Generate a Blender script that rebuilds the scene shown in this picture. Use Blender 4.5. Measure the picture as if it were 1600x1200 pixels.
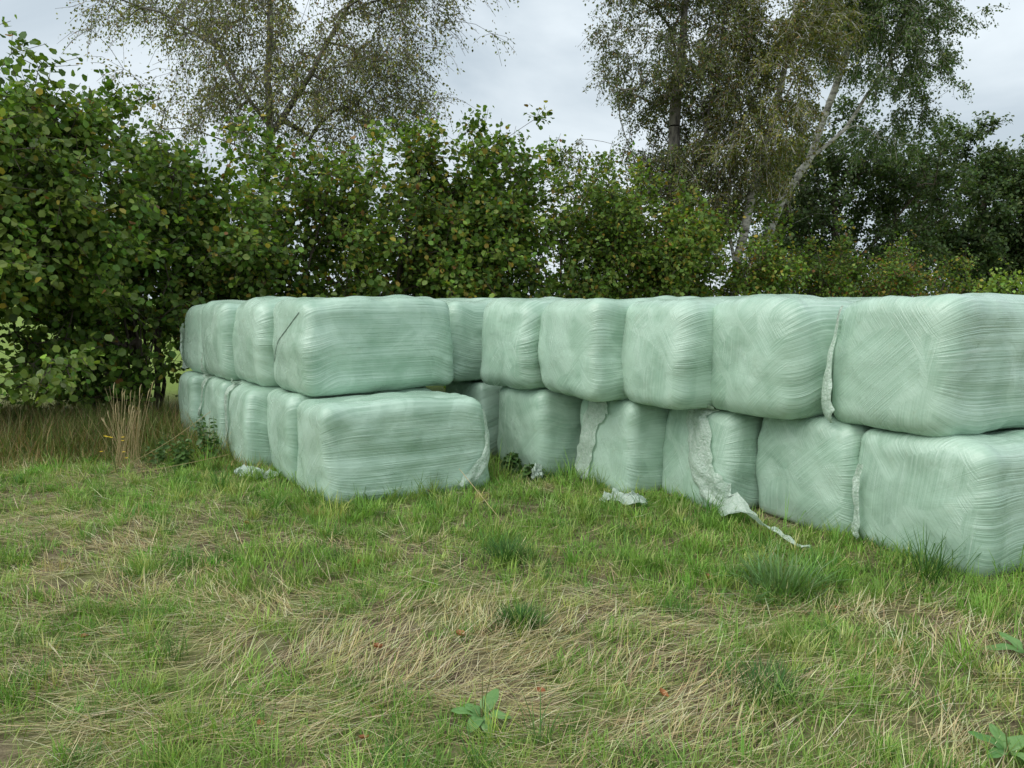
import bpy, math, random
import numpy as np

# ------------------------------------------------------------------ camera, sky, sun, exposure
sc = bpy.context.scene
for o in list(bpy.data.objects):
    bpy.data.objects.remove(o)
COL = sc.collection
cam_d = bpy.data.cameras.new('camera')
cam = bpy.data.objects.new('camera', cam_d)
COL.objects.link(cam)
cam.location = (0, 0, 1.64)
cam.rotation_euler = (math.radians(90 - 6.23), 0, 0)
cam_d.sensor_width = 36
cam_d.lens = 27.2
cam_d.clip_start = 0.05
cam_d.clip_end = 4000
sc.camera = cam

SUN_EL, SUN_AZ = math.radians(52), math.radians(232)       # azimuth clockwise from +Y: behind and left of the camera
world = bpy.data.worlds.new('World')
sc.world = world
world.use_nodes = True
wn, wl = world.node_tree.nodes, world.node_tree.links
wn.clear()
w_out = wn.new('ShaderNodeOutputWorld')
w_bg = wn.new('ShaderNodeBackground')
w_sky = wn.new('ShaderNodeTexSky')
w_sky.sky_type = 'NISHITA'
w_sky.sun_disc = False
w_sky.sun_elevation = SUN_EL
w_sky.sun_rotation = SUN_AZ
w_sky.air_density = 1.5
w_sky.dust_density = 4.0
w_tc = wn.new('ShaderNodeTexCoord')
w_map = wn.new('ShaderNodeMapping')
w_map.inputs['Scale'].default_value = (1.0, 1.0, 2.1)
w_map.inputs['Rotation'].default_value = (0.0, 0.15, 0.5)
w_n1 = wn.new('ShaderNodeTexNoise')
w_n1.inputs['Scale'].default_value = 2.6
w_n1.inputs['Detail'].default_value = 6
w_n1.inputs['Roughness'].default_value = 0.5
w_n1.inputs['Distortion'].default_value = 0.5
w_ramp = wn.new('ShaderNodeValToRGB')
w_ramp.color_ramp.elements[0].position = 0.38
w_ramp.color_ramp.elements[0].color = (3.95, 4.6, 5.15, 1)
w_ramp.color_ramp.elements[1].position = 0.62
w_ramp.color_ramp.elements[1].color = (6.2, 6.8, 7.2, 1)
w_mix = wn.new('ShaderNodeMixRGB')
w_mix.inputs[0].default_value = 0.94                        # cloud cover over the clear sky
wl.new(w_tc.outputs['Generated'], w_map.inputs['Vector'])
wl.new(w_map.outputs[0], w_n1.inputs['Vector'])
wl.new(w_n1.outputs['Fac'], w_ramp.inputs[0])
wl.new(w_sky.outputs[0], w_mix.inputs[1])
wl.new(w_ramp.outputs[0], w_mix.inputs[2])
wl.new(w_mix.outputs[0], w_bg.inputs['Color'])
w_bg.inputs['Strength'].default_value = 0.1
wl.new(w_bg.outputs[0], w_out.inputs['Surface'])

sun_d = bpy.data.lights.new('sun', 'SUN')
sun_d.energy = 1.5
sun_d.angle = math.radians(55)
sun_d.color = (1.0, 0.97, 0.92)
sun = bpy.data.objects.new('sun', sun_d)
COL.objects.link(sun)
sun.location = (-6, -5, 12)
sun.rotation_euler = (math.pi / 2 - SUN_EL, 0, -SUN_AZ + math.pi)
sc.cycles.max_bounces = 5
sc.cycles.diffuse_bounces = 3
sc.cycles.glossy_bounces = 2
sc.cycles.transmission_bounces = 3
sc.view_settings.view_transform = 'Standard'
sc.view_settings.look = 'None'
sc.view_settings.exposure = 0.56
sc.view_settings.gamma = 1.0
sc.view_settings.use_curve_mapping = False

# ------------------------------------------------------------------ helpers
rng = np.random.default_rng(7)


def hash3(i, j, k, seed=0):
    h = (i * 374761393 + j * 668265263 + k * 2147483647 + seed * 1274126177) & 0xFFFFFFFF
    h = ((h ^ (h >> 13)) * 1274126177) & 0xFFFFFFFF
    h = ((h ^ (h >> 16)) * 2246822519) & 0xFFFFFFFF
    return ((h ^ (h >> 15)) & 0xFFFFFF) / float(0xFFFFFF)


def noise3(p, seed=0):
    """value noise, -1..1, p (n,3)"""
    p = np.asarray(p, dtype=np.float64)
    f = np.floor(p)
    t = p - f
    t = t * t * (3 - 2 * t)
    i = f.astype(np.int64)
    out = 0
    for a in (0, 1):
        wa = t[:, 0] if a else 1 - t[:, 0]
        for b in (0, 1):
            wb = t[:, 1] if b else 1 - t[:, 1]
            for c in (0, 1):
                wc = t[:, 2] if c else 1 - t[:, 2]
                out = out + wa * wb * wc * hash3(i[:, 0] + a, i[:, 1] + b, i[:, 2] + c, seed)
    return out * 2 - 1


def noise2(x, y, s, seed=0):
    x = np.atleast_1d(np.asarray(x, float))
    y = np.atleast_1d(np.asarray(y, float))
    return noise3(np.stack([x * s, y * s, np.zeros_like(x) + 0.5], 1), seed)


def unit(v):
    return v / np.maximum(np.linalg.norm(v, axis=-1, keepdims=True), 1e-9)


def mesh_np(name, V, faces, mat, parent=None, facecol=None, smooth=False, vattr=None):
    if not isinstance(faces, (list, tuple)):
        faces = [faces]
    me = bpy.data.meshes.new(name)
    V = np.ascontiguousarray(V, dtype=np.float32)
    loops = np.concatenate([f.reshape(-1) for f in faces]).astype(np.int32)
    starts, s0 = [], 0
    for f in faces:
        n, k = f.shape
        starts.append(s0 + np.arange(n) * k)
        s0 += n * k
    starts = np.concatenate(starts).astype(np.int32)
    me.vertices.add(len(V))
    me.vertices.foreach_set('co', V.reshape(-1))
    me.loops.add(len(loops))
    me.loops.foreach_set('vertex_index', loops)
    me.polygons.add(len(starts))
    me.polygons.foreach_set('loop_start', starts)
    if smooth:
        me.polygons.foreach_set('use_smooth', np.ones(len(starts), dtype=bool))
    me.update(calc_edges=True)
    if facecol is not None:
        a = me.attributes.new('Col', 'FLOAT_COLOR', 'FACE')
        c4 = np.ones((len(starts), 4), dtype=np.float32)
        c4[:, :3] = facecol
        a.data.foreach_set('color', c4.reshape(-1))
    if vattr is not None:
        for k, arr in vattr.items():
            a = me.attributes.new(k, 'FLOAT_VECTOR', 'POINT')
            a.data.foreach_set('vector', np.ascontiguousarray(arr, dtype=np.float32).reshape(-1))
    if mat is not None:
        me.materials.append(mat)
    o = bpy.data.objects.new(name, me)
    COL.objects.link(o)
    if parent is not None:
        o.parent = parent
    return o


def empty(name, loc, rz=0.0):
    o = bpy.data.objects.new(name, None)
    o.empty_display_size = 0.1
    o.location = loc
    o.rotation_euler = (0, 0, rz)
    COL.objects.link(o)
    return o


def tag(o, label=None, cat=None, group=None, kind=None):
    if label: o['label'] = label
    if cat: o['category'] = cat
    if group: o['group'] = group
    if kind: o['kind'] = kind
    return o


# ------------------------------------------------------------------ materials
def newmat(name):
    m = bpy.data.materials.new(name)
    m.use_nodes = True
    nt = m.node_tree
    nt.nodes.clear()
    return m, nt.nodes, nt.links


def leaf_material(name, trans=0.35, rough=0.5, tint=(1.25, 1.3, 0.55)):
    m, n, l = newmat(name)
    out = n.new('ShaderNodeOutputMaterial')
    at = n.new('ShaderNodeAttribute'); at.attribute_name = 'Col'
    pr = n.new('ShaderNodeBsdfPrincipled')
    pr.inputs['Roughness'].default_value = rough
    pr.inputs['Specular IOR Level'].default_value = 0.35
    tr = n.new('ShaderNodeBsdfTranslucent')
    mu = n.new('ShaderNodeMixRGB'); mu.blend_type = 'MULTIPLY'; mu.inputs[0].default_value = 1
    mu.inputs[2].default_value = (*tint, 1)
    mx = n.new('ShaderNodeMixShader'); mx.inputs[0].default_value = trans
    l.new(at.outputs['Color'], pr.inputs['Base Color'])
    l.new(at.outputs['Color'], mu.inputs[1])
    l.new(mu.outputs[0], tr.inputs['Color'])
    l.new(pr.outputs[0], mx.inputs[1])
    l.new(tr.outputs[0], mx.inputs[2])
    l.new(mx.outputs[0], out.inputs['Surface'])
    return m


def plain_leaf_material(name, c1, c2, scale=30, trans=0.3, rough=0.45):
    m, n, l = newmat(name)
    out = n.new('ShaderNodeOutputMaterial')
    tc = n.new('ShaderNodeTexCoord')
    oi = n.new('ShaderNodeObjectInfo')
    nz = n.new('ShaderNodeTexNoise'); nz.inputs['Scale'].default_value = scale
    nz.inputs['Detail'].default_value = 3
    ad = n.new('ShaderNodeMath'); ad.operation = 'MULTIPLY_ADD'
    ad.inputs[1].default_value = 0.9; ad.inputs[2].default_value = -0.45
    sm = n.new('ShaderNodeMath'); sm.operation = 'ADD'; sm.use_clamp = True
    mx = n.new('ShaderNodeMixRGB')
    mx.inputs[1].default_value = (*c1, 1); mx.inputs[2].default_value = (*c2, 1)
    pr = n.new('ShaderNodeBsdfPrincipled'); pr.inputs['Roughness'].default_value = rough
    tr = n.new('ShaderNodeBsdfTranslucent')
    ms = n.new('ShaderNodeMixShader'); ms.inputs[0].default_value = trans
    l.new(tc.outputs['Object'], nz.inputs['Vector'])
    l.new(oi.outputs['Random'], ad.inputs[0])
    l.new(nz.outputs['Fac'], sm.inputs[0]); l.new(ad.outputs[0], sm.inputs[1])
    l.new(sm.outputs[0], mx.inputs[0])
    l.new(mx.outputs[0], pr.inputs['Base Color']); l.new(mx.outputs[0], tr.inputs['Color'])
    l.new(pr.outputs[0], ms.inputs[1]); l.new(tr.outputs[0], ms.inputs[2])
    l.new(ms.outputs[0], out.inputs['Surface'])
    return m


def bark_material(name, c1, c2, marks=False, scale=9):
    m, n, l = newmat(name)
    out = n.new('ShaderNodeOutputMaterial')
    tc = n.new('ShaderNodeTexCoord')
    mp = n.new('ShaderNodeMapping')
    mp.inputs['Scale'].default_value = (1, 1, 3.5 if marks else 0.35)
    nz = n.new('ShaderNodeTexNoise'); nz.inputs['Scale'].default_value = scale
    nz.inputs['Detail'].default_value = 6; nz.inputs['Roughness'].default_value = 0.65
    rp = n.new('ShaderNodeValToRGB')
    rp.color_ramp.elements[0].position = 0.36; rp.color_ramp.elements[0].color = (*c1, 1)
    rp.color_ramp.elements[1].position = 0.56; rp.color_ramp.elements[1].color = (*c2, 1)
    bp = n.new('ShaderNodeBump'); bp.inputs['Strength'].default_value = 0.6; bp.inputs['Distance'].default_value = 0.02
    pr = n.new('ShaderNodeBsdfPrincipled'); pr.inputs['Roughness'].default_value = 0.85
    l.new(tc.outputs['Object'], mp.inputs['Vector']); l.new(mp.outputs[0], nz.inputs['Vector'])
    l.new(nz.outputs['Fac'], rp.inputs[0]); l.new(rp.outputs[0], pr.inputs['Base Color'])
    l.new(nz.outputs['Fac'], bp.inputs['Height']); l.new(bp.outputs[0], pr.inputs['Normal'])
    l.new(pr.outputs[0], out.inputs['Surface'])
    return m


def film_material():
    """pale green stretch film: streaks follow the wrapping direction stored in the 'wrap' attribute"""
    m, n, l = newmat('stretch_film')
    out = n.new('ShaderNodeOutputMaterial')
    at = n.new('ShaderNodeAttribute'); at.attribute_name = 'wrap'
    oi = n.new('ShaderNodeObjectInfo')
    tc = n.new('ShaderNodeTexCoord')
    geo = n.new('ShaderNodeVectorMath'); geo.operation = 'MULTIPLY_ADD'

    def vmul(src, v):
        q = n.new('ShaderNodeVectorMath'); q.operation = 'MULTIPLY'
        l.new(src, q.inputs[0]); q.inputs[1].default_value = v
        return q.outputs[0]

    def nz(src, scale, detail, rough=0.55, dist=0.0):
        q = n.new('ShaderNodeTexNoise'); q.inputs['Scale'].default_value = scale
        q.inputs['Detail'].default_value = detail; q.inputs['Roughness'].default_value = rough
        q.inputs['Distortion'].default_value = dist
        l.new(src, q.inputs['Vector'])
        return q.outputs['Fac']

    def math_(op, a, b=None, c=None, clamp=False):
        q = n.new('ShaderNodeMath'); q.operation = op; q.use_clamp = clamp
        for i, v in enumerate((a, b, c)):
            if v is None: continue
            if isinstance(v, (int, float)): q.inputs[i].default_value = v
            else: l.new(v, q.inputs[i])
        return q.outputs[0]

    def ramp(v, lo, hi):
        q = n.new('ShaderNodeMapRange'); q.interpolation_type = 'SMOOTHSTEP'
        q.inputs['From Min'].default_value = lo; q.inputs['From Max'].default_value = hi
        l.new(v, q.inputs['Value'])
        return q.outputs[0]
    # per-bale seed shift
    sh = n.new('ShaderNodeCombineXYZ')
    r31 = math_('MULTIPLY', oi.outputs['Random'], 31.0)
    for i in range(3): l.new(r31, sh.inputs[i])
    l.new(at.outputs['Vector'], geo.inputs[0]); geo.inputs[1].default_value = (1, 1, 1); l.new(sh.outputs[0], geo.inputs[2])
    wv = geo.outputs[0]
    coarse = nz(vmul(wv, (11, 11, 0.6)), 1.0, 3, 0.5, 0.1)
    fine = nz(vmul(wv, (42, 42, 0.9)), 1.0, 4, 0.6, 0.12)
    vfine = nz(vmul(wv, (110, 110, 2.2)), 1.0, 2, 0.5, 0.2)
    # straight fan bands on the end faces
    ov = n.new('ShaderNodeVectorMath'); ov.operation = 'ADD'
    l.new(tc.outputs['Object'], ov.inputs[0]); l.new(sh.outputs[0], ov.inputs[1])
    band = nz(ov.outputs[0], 1.9, 1, 0.4, 0.3)
    st = []
    for ang in (0.75, -0.9, 1.45):
        mp = n.new('ShaderNodeMapping'); mp.inputs['Rotation'].default_value = (ang, 0, 0)
        l.new(ov.outputs[0], mp.inputs['Vector'])
        st.append(nz(vmul(mp.outputs[0], (1.0, 1.6, 120.0)), 1.0, 3, 0.62, 0.1))
    b1 = ramp(band, 0.44, 0.47)
    b2 = ramp(band, 0.55, 0.57)
    mixa = n.new('ShaderNodeMixRGB'); l.new(b1, mixa.inputs[0]); l.new(st[0], mixa.inputs[1]); l.new(st[1], mixa.inputs[2])
    mixb = n.new('ShaderNodeMixRGB'); l.new(b2, mixb.inputs[0]); l.new(mixa.outputs[0], mixb.inputs[1]); l.new(st[2], mixb.inputs[2])
    # |normal along the bale| -> on the end faces
    sx = n.new('ShaderNodeSeparateXYZ'); l.new(tc.outputs['Normal'], sx.inputs[0])
    endm = ramp(math_('ABSOLUTE', sx.outputs[0]), 0.72, 0.97)
    streak = n.new('ShaderNodeMixRGB'); l.new(math_('MULTIPLY', endm, 0.85), streak.inputs[0])
    l.new(fine, streak.inputs[1]); l.new(mixb.outputs[0], streak.inputs[2])
    # ridged wrinkles: sharp creases
    crease = math_('ABSOLUTE', math_('SUBTRACT', coarse, 0.5))
    crease = math_('SUBTRACT', 0.35, math_('MULTIPLY', crease, 2.6), clamp=True)
    side = math_('SUBTRACT', 1.0, endm)
    pleat = math_('MULTIPLY', crease, math_('ADD', math_('MULTIPLY', side, 0.8), 0.12))
    hgt = math_('ADD', math_('MULTIPLY', streak.outputs[0], 1.25), math_('MULTIPLY', pleat, 1.25))
    hgt = math_('ADD', hgt, math_('MULTIPLY', vfine, 0.42))
    area = nz(ov.outputs[0], 3.1, 2, 0.5, 0.6)
    hgt = math_('MULTIPLY', hgt, math_('ADD', math_('MULTIPLY', ramp(area, 0.38, 0.66), 0.85), 0.42))
    lump = nz(ov.outputs[0], 6.0, 4, 0.55, 0.5)
    hgt = math_('ADD', hgt, math_('MULTIPLY', lump, 1.2))
    bp = n.new('ShaderNodeBump'); bp.inputs['Strength'].default_value = 0.5; bp.inputs['Distance'].default_value = 0.012
    l.new(hgt, bp.inputs['Height'])
    # colour: overlap of the film layers
    big = nz(ov.outputs[0], 2.3, 3, 0.55, 0.8)
    tone = math_('ADD', math_('MULTIPLY', streak.outputs[0], 0.55), math_('MULTIPLY', big, 0.65))
    tone = math_('ADD', tone, math_('MULTIPLY', math_('SUBTRACT', b1, b2), 0.08))
    tone = ramp(tone, 0.38, 0.80)
    cr = n.new('ShaderNodeMixRGB')
    cr.inputs[1].default_value = (0.295, 0.455, 0.338, 1)
    cr.inputs[2].default_value = (0.465, 0.635, 0.512, 1)
    l.new(tone, cr.inputs[0])
    wh = n.new('ShaderNodeMixRGB')
    l.new(math_('MULTIPLY', math_('MULTIPLY', ramp(streak.outputs[0], 0.56, 0.70), ramp(area, 0.40, 0.62)), 0.55), wh.inputs[0])
    l.new(cr.outputs[0], wh.inputs[1]); wh.inputs[2].default_value = (0.64, 0.78, 0.68, 1)
    # dust and algae specks
    dn = nz(ov.outputs[0], 11.0, 5, 0.7, 0.5)
    dirt = n.new('ShaderNodeMixRGB'); l.new(math_('MULTIPLY', ramp(dn, 0.55, 0.78), 0.28), dirt.inputs[0])
    l.new(wh.outputs[0], dirt.inputs[1]); dirt.inputs[2].default_value = (0.30, 0.37, 0.24, 1)
    pr = n.new('ShaderNodeBsdfPrincipled')
    pr.inputs['Specular IOR Level'].default_value = 0.6
    l.new(math_('ADD', math_('MULTIPLY', big, 0.26), 0.13), pr.inputs['Roughness'])
    l.new(dirt.outputs[0], pr.inputs['Base Color'])
    l.new(bp.outputs[0], pr.inputs['Normal'])
    l.new(pr.outputs[0], out.inputs['Surface'])
    return m


def loose_film_material():
    m, n, l = newmat('loose_film')
    out = n.new('ShaderNodeOutputMaterial')
    tc = n.new('ShaderNodeTexCoord')
    n1 = n.new('ShaderNodeTexNoise'); n1.inputs['Scale'].default_value = 38; n1.inputs['Detail'].default_value = 4
    n1.inputs['Distortion'].default_value = 1.6
    n2 = n.new('ShaderNodeTexVoronoi'); n2.feature = 'DISTANCE_TO_EDGE'; n2.inputs['Scale'].default_value = 34
    rp = n.new('ShaderNodeValToRGB')
    rp.color_ramp.elements[0].position = 0.3; rp.color_ramp.elements[0].color = (0.50, 0.66, 0.53, 1)
    rp.color_ramp.elements[1].position = 0.7; rp.color_ramp.elements[1].color = (0.78, 0.88, 0.79, 1)
    bp = n.new('ShaderNodeBump'); bp.inputs['Strength'].default_value = 0.7; bp.inputs['Distance'].default_value = 0.012
    ad = n.new('ShaderNodeMath'); ad.operation = 'ADD'
    pr = n.new('ShaderNodeBsdfPrincipled'); pr.inputs['Roughness'].default_value = 0.32
    tr = n.new('ShaderNodeBsdfTranslucent')
    ms = n.new('ShaderNodeMixShader'); ms.inputs[0].default_value = 0.35
    l.new(tc.outputs['Object'], n1.inputs['Vector']); l.new(tc.outputs['Object'], n2.inputs['Vector'])
    l.new(n1.outputs['Fac'], ad.inputs[0]); l.new(n2.outputs['Distance'], ad.inputs[1])
    l.new(ad.outputs[0], bp.inputs['Height'])
    l.new(n1.outputs['Fac'], rp.inputs[0]); l.new(rp.outputs[0], pr.inputs['Base Color']); l.new(rp.outputs[0], tr.inputs['Color'])
    l.new(bp.outputs[0], pr.inputs['Normal'])
    l.new(pr.outputs[0], ms.inputs[1]); l.new(tr.outputs[0], ms.inputs[2]); l.new(ms.outputs[0], out.inputs['Surface'])
    return m


def ground_material():
    m, n, l = newmat('meadow_soil')
    out = n.new('ShaderNodeOutputMaterial')
    tc = n.new('ShaderNodeTexCoord')

    def nz(scale, detail, rough=0.6):
        q = n.new('ShaderNodeTexNoise'); q.inputs['Scale'].default_value = scale
        q.inputs['Detail'].default_value = detail; q.inputs['Roughness'].default_value = rough
        l.new(tc.outputs['Object'], q.inputs['Vector'])
        return q
    a, b, c = nz(0.9, 5), nz(14, 6, 0.7), nz(90, 3, 0.7)
    r1 = n.new('ShaderNodeValToRGB')
    e = r1.color_ramp.elements
    e[0].position = 0.3; e[0].color = (0.055, 0.038, 0.026, 1)
    e[1].position = 0.72; e[1].color = (0.29, 0.245, 0.15, 1)
    l.new(b.outputs['Fac'], r1.inputs[0])
    r2 = n.new('ShaderNodeValToRGB')
    e = r2.color_ramp.elements
    e[0].position = 0.35; e[0].color = (0.14, 0.22, 0.04, 1)
    e[1].position = 0.7; e[1].color = (0.26, 0.33, 0.09, 1)
    l.new(c.outputs['Fac'], r2.inputs[0])
    # the far meadow past the hedge is closed green sward; near the camera soil and thatch show between the blades
    sp = n.new('ShaderNodeSeparateXYZ'); l.new(tc.outputs['Object'], sp.inputs[0])
    mr = n.new('ShaderNodeMapRange'); mr.inputs['From Min'].default_value = 11; mr.inputs['From Max'].default_value = 14
    l.new(sp.outputs[1], mr.inputs['Value'])
    ra = n.new('ShaderNodeMapRange'); ra.inputs['From Min'].default_value = 0.45; ra.inputs['From Max'].default_value = 0.62
    ra.inputs['To Max'].default_value = 0.6
    l.new(a.outputs['Fac'], ra.inputs['Value'])
    mxf = n.new('ShaderNodeMath'); mxf.operation = 'MAXIMUM'
    l.new(mr.outputs[0], mxf.inputs[0]); l.new(ra.outputs[0], mxf.inputs[1])
    mx = n.new('ShaderNodeMixRGB'); l.new(mxf.outputs[0], mx.inputs[0])
    l.new(r1.outputs[0], mx.inputs[1]); l.new(r2.outputs[0], mx.inputs[2])
    bp = n.new('ShaderNodeBump'); bp.inputs['Strength'].default_value = 0.9; bp.inputs['Distance'].default_value = 0.03
    l.new(b.outputs['Fac'], bp.inputs['Height'])
    pr = n.new('ShaderNodeBsdfPrincipled'); pr.inputs['Roughness'].default_value = 0.95
    pr.inputs['Specular IOR Level'].default_value = 0.1
    l.new(mx.outputs[0], pr.inputs['Base Color']); l.new(bp.outputs[0], pr.inputs['Normal'])
    l.new(pr.outputs[0], out.inputs['Surface'])
    return m


M_FILM = film_material()
M_LOOSE = loose_film_material()
M_LEAF = leaf_material('hedge_leaf')
M_BLADE = leaf_material('grass_blade', trans=0.3, rough=0.6, tint=(1.2, 1.2, 0.7))
M_BARK = bark_material('brown_bark', (0.035, 0.028, 0.02), (0.12, 0.095, 0.07))
M_GREYBARK = bark_material('grey_birch_bark', (0.05, 0.045, 0.04), (0.24, 0.22, 0.19))
M_WHITEBARK = bark_material('white_birch_bark', (0.09, 0.08, 0.07), (0.60, 0.58, 0.52), marks=True, scale=5)
M_GROUND = ground_material()
M_HEDGE1 = plain_leaf_material('single_hazel_leaf', (0.10, 0.16, 0.028), (0.22, 0.28, 0.055), 25, 0.3)
M_PLANTAIN = plain_leaf_material('plantain_leaf', (0.10, 0.24, 0.06), (0.20, 0.36, 0.11), 30, 0.2, 0.4)
M_STALK = plain_leaf_material('seed_stalk', (0.10, 0.13, 0.03), (0.16, 0.18, 0.06), 30, 0.1)
M_FALLEN = plain_leaf_material('fallen_leaf', (0.26, 0.085, 0.025), (0.42, 0.17, 0.055), 40, 0.15)
M_NETTLE = plain_leaf_material('nettle_leaf', (0.07, 0.15, 0.035), (0.14, 0.24, 0.06), 40, 0.25)
M_PETAL = plain_leaf_material('yellow_petal', (0.75, 0.52, 0.03), (0.85, 0.66, 0.06), 20, 0.1)
M_STRAW = plain_leaf_material('dry_stem', (0.46, 0.35, 0.17), (0.62, 0.50, 0.28), 6, 0.15, 0.6)
M_TAPE = plain_leaf_material('dark_film_edge', (0.06, 0.09, 0.07), (0.12, 0.17, 0.13), 20, 0.0)

# ------------------------------------------------------------------ ground
MOUNDS = [(-1.17, 3.48, 0.16, 0.035), (-0.20, 3.28, 0.12, 0.03), (-2.48, 4.30, 0.22, 0.03), (-1.85, 2.55, 0.25, 0.03),
          (-0.45, 3.82, 0.2, 0.03), (0.28, 4.1, 0.15, 0.02)]


def gh(x, y):
    x = np.atleast_1d(np.asarray(x, float)); y = np.atleast_1d(np.asarray(y, float))
    z = 0.030 * noise2(x, y, 0.9, 3) + 0.020 * noise2(x, y, 2.6, 4) + 0.011 * noise2(x, y, 7.0, 5)
    near = np.clip((16 - y) / 6, 0, 1)
    for mx, my, mr, mh in MOUNDS:
        z = z + mh * np.exp(-((x - mx) ** 2 + (y - my) ** 2) / (mr * mr))
    return z * near


def spread(lo, hi, step, far, grow):
    c = list(np.arange(lo, hi + 1e-6, step))
    s = step
    while c[-1] < far:
        s *= grow; c.append(c[-1] + s)
    s = step
    while c[0] > -far:
        s *= grow; c.insert(0, c[0] - s)
    return np.array(c)


gx = spread(-8, 8, 0.085, 2500, 1.35)
gy = spread(1.5, 12.5, 0.085, 2500, 1.35)
GX, GY = np.meshgrid(gx, gy)
gv = np.stack([GX.ravel(), GY.ravel(), gh(GX.ravel(), GY.ravel())], 1)
nx_, ny_ = len(gx), len(gy)
ii = (np.arange(ny_ - 1)[:, None] * nx_ + np.arange(nx_ - 1)[None, :]).ravel()
tag(mesh_np('ground', gv, np.stack([ii, ii + 1, ii + 1 + nx_, ii + nx_], 1), M_GROUND, smooth=True), kind='structure')

# ------------------------------------------------------------------ wrapped bales
def box_lattice(nx, ny, nz):
    idx = -np.ones((nx + 1, ny + 1, nz + 1), dtype=np.int64)
    I, J, K = np.meshgrid(np.arange(nx + 1), np.arange(ny + 1), np.arange(nz + 1), indexing='ij')
    surf = (I == 0) | (I == nx) | (J == 0) | (J == ny) | (K == 0) | (K == nz)
    idx[surf] = np.arange(surf.sum())
    P = np.stack([I[surf] / nx, J[surf] / ny, K[surf] / nz], 1) * 2 - 1
    F = []
    def quad(a, flip):
        q = np.stack([a[:-1, :-1], a[1:, :-1], a[1:, 1:], a[:-1, 1:]], -1).reshape(-1, 4)
        F.append(q[:, ::-1] if flip else q)
    quad(idx[0], True); quad(idx[nx], False)
    quad(idx[:, 0], False); quad(idx[:, ny], True)
    quad(idx[:, :, 0], True); quad(idx[:, :, nz], False)
    return P, np.concatenate(F)


BALES = {}


def bale(key, label, group, N, ang, w, L, h, z0, seed, res=0.028, tilt=0.0, low=False):
    """N: world xy of the near bottom corner of the end face; ang: direction of the long axis in degrees.
    local x runs along the bale (0 at the visible end), y across, z up; the empty sits at the base centre"""
    a = math.radians(ang)
    A = np.array([math.cos(a), math.sin(a)]); E_ = np.array([-math.sin(a), math.cos(a)])
    cxy = np.array(N) + A * L / 2 + E_ * w / 2
    root = empty('silage_bale', (cxy[0], cxy[1], z0), a)
    tag(root, label, 'bale', group)
    P, F = box_lattice(int(L / res), int(w / res), int(h / res))
    half = np.array([L / 2, w / 2, h / 2])
    P = P * half
    r = np.array([0.15, 0.17, 0.15])
    rad = (0.115 if z0 < 0.3 else 0.15) + 0.045 * noise3(P * 1.7, seed + 90)[:, None]
    core = half[None, :] - rad
    q = np.clip(P, -core, core)
    d = P - q
    nrm = unit(d)
    P = q + nrm * rad
    u = P / half
    bul = (0.045 * np.abs(nrm[:, 0]) + 0.030 * np.abs(nrm[:, 1]) + 0.012 * np.maximum(nrm[:, 2], 0))
    bul = bul * (1 - u[:, 0] ** 2 * (1 - np.abs(nrm[:, 0]))) * (1 - u[:, 1] ** 2 * (1 - np.abs(nrm[:, 1]))) * (1 - 0.8 * u[:, 2] ** 2 * (1 - np.abs(nrm[:, 2])))
    # wrapping coordinates
    rg = np.random.default_rng(seed)
    oc = rg.uniform(-0.2, 0.2, 2)
    e_ = np.clip((np.abs(u[:, 0]) - 0.6) / 0.4, 0, 1)
    e_ = e_ * e_ * (3 - 2 * e_)
    yy = u[:, 1] - oc[0] * e_; zz = u[:, 2] - oc[1] * e_
    rho = np.sqrt(yy ** 2 + zz ** 2) + 1e-4
    wrap = np.stack([yy / rho, zz / rho, P[:, 0] + np.sign(P[:, 0]) * (1 - np.clip(rho, 0, 1)) * 0.45], 1)
    disp = bul + 0.026 * noise3(P * 2.3, seed) + 0.014 * noise3(P * 5.1, seed + 1) + 0.004 * noise3(P * 11, seed + 5)
    flank = 1 - np.abs(nrm[:, 0])
    disp += 0.0075 * noise3(wrap * np.array([4.2, 4.2, 1.3]), seed + 2) * (0.4 + flank)
    disp += 0.0045 * noise3(wrap * np.array([10, 10, 1.2]), seed + 3) * (0.12 + flank)
    disp += 0.0022 * noise3(wrap * np.array([21, 21, 1.0]), seed + 4) * (0.12 + flank)
    P = P + nrm * disp[:, None]
    # weight: foot a little wider, slight shear
    t = P[:, 2] / h + 0.5
    P[:, :2] *= (1 + 0.03 * (0.5 - t))[:, None]
    P[:, 1] += 0.03 * rg.uniform(-1, 1) * (t - 0.5)
    P[:, 0] += (0.04 * rg.uniform(-1, 1)) * (t - 0.5)
    P[:, 2] += h / 2
    P[:, 2] += tilt * P[:, 0]
    # flatten the faces that carry or rest
    P[:, 2] = np.where(P[:, 2] < 0.012, 0.012 + (P[:, 2] - 0.012) * 0.25, P[:, 2])
    mesh_np('wrapped_body', P, F, M_FILM, root, smooth=True, vattr={'wrap': wrap})
    BALES[key] = (root, L, w, h)
    return root


def add2(p, ang, da=0.0, de=0.0):
    a = math.radians(ang)
    return (p[0] + math.cos(a) * da - math.sin(a) * de, p[1] + math.sin(a) * da + math.cos(a) * de)


GS, GL = 'bales of the short stack', 'bales of the long stack'
ORD = ['front', 'second', 'third', 'fourth', 'fifth', 'sixth', 'seventh']
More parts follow.
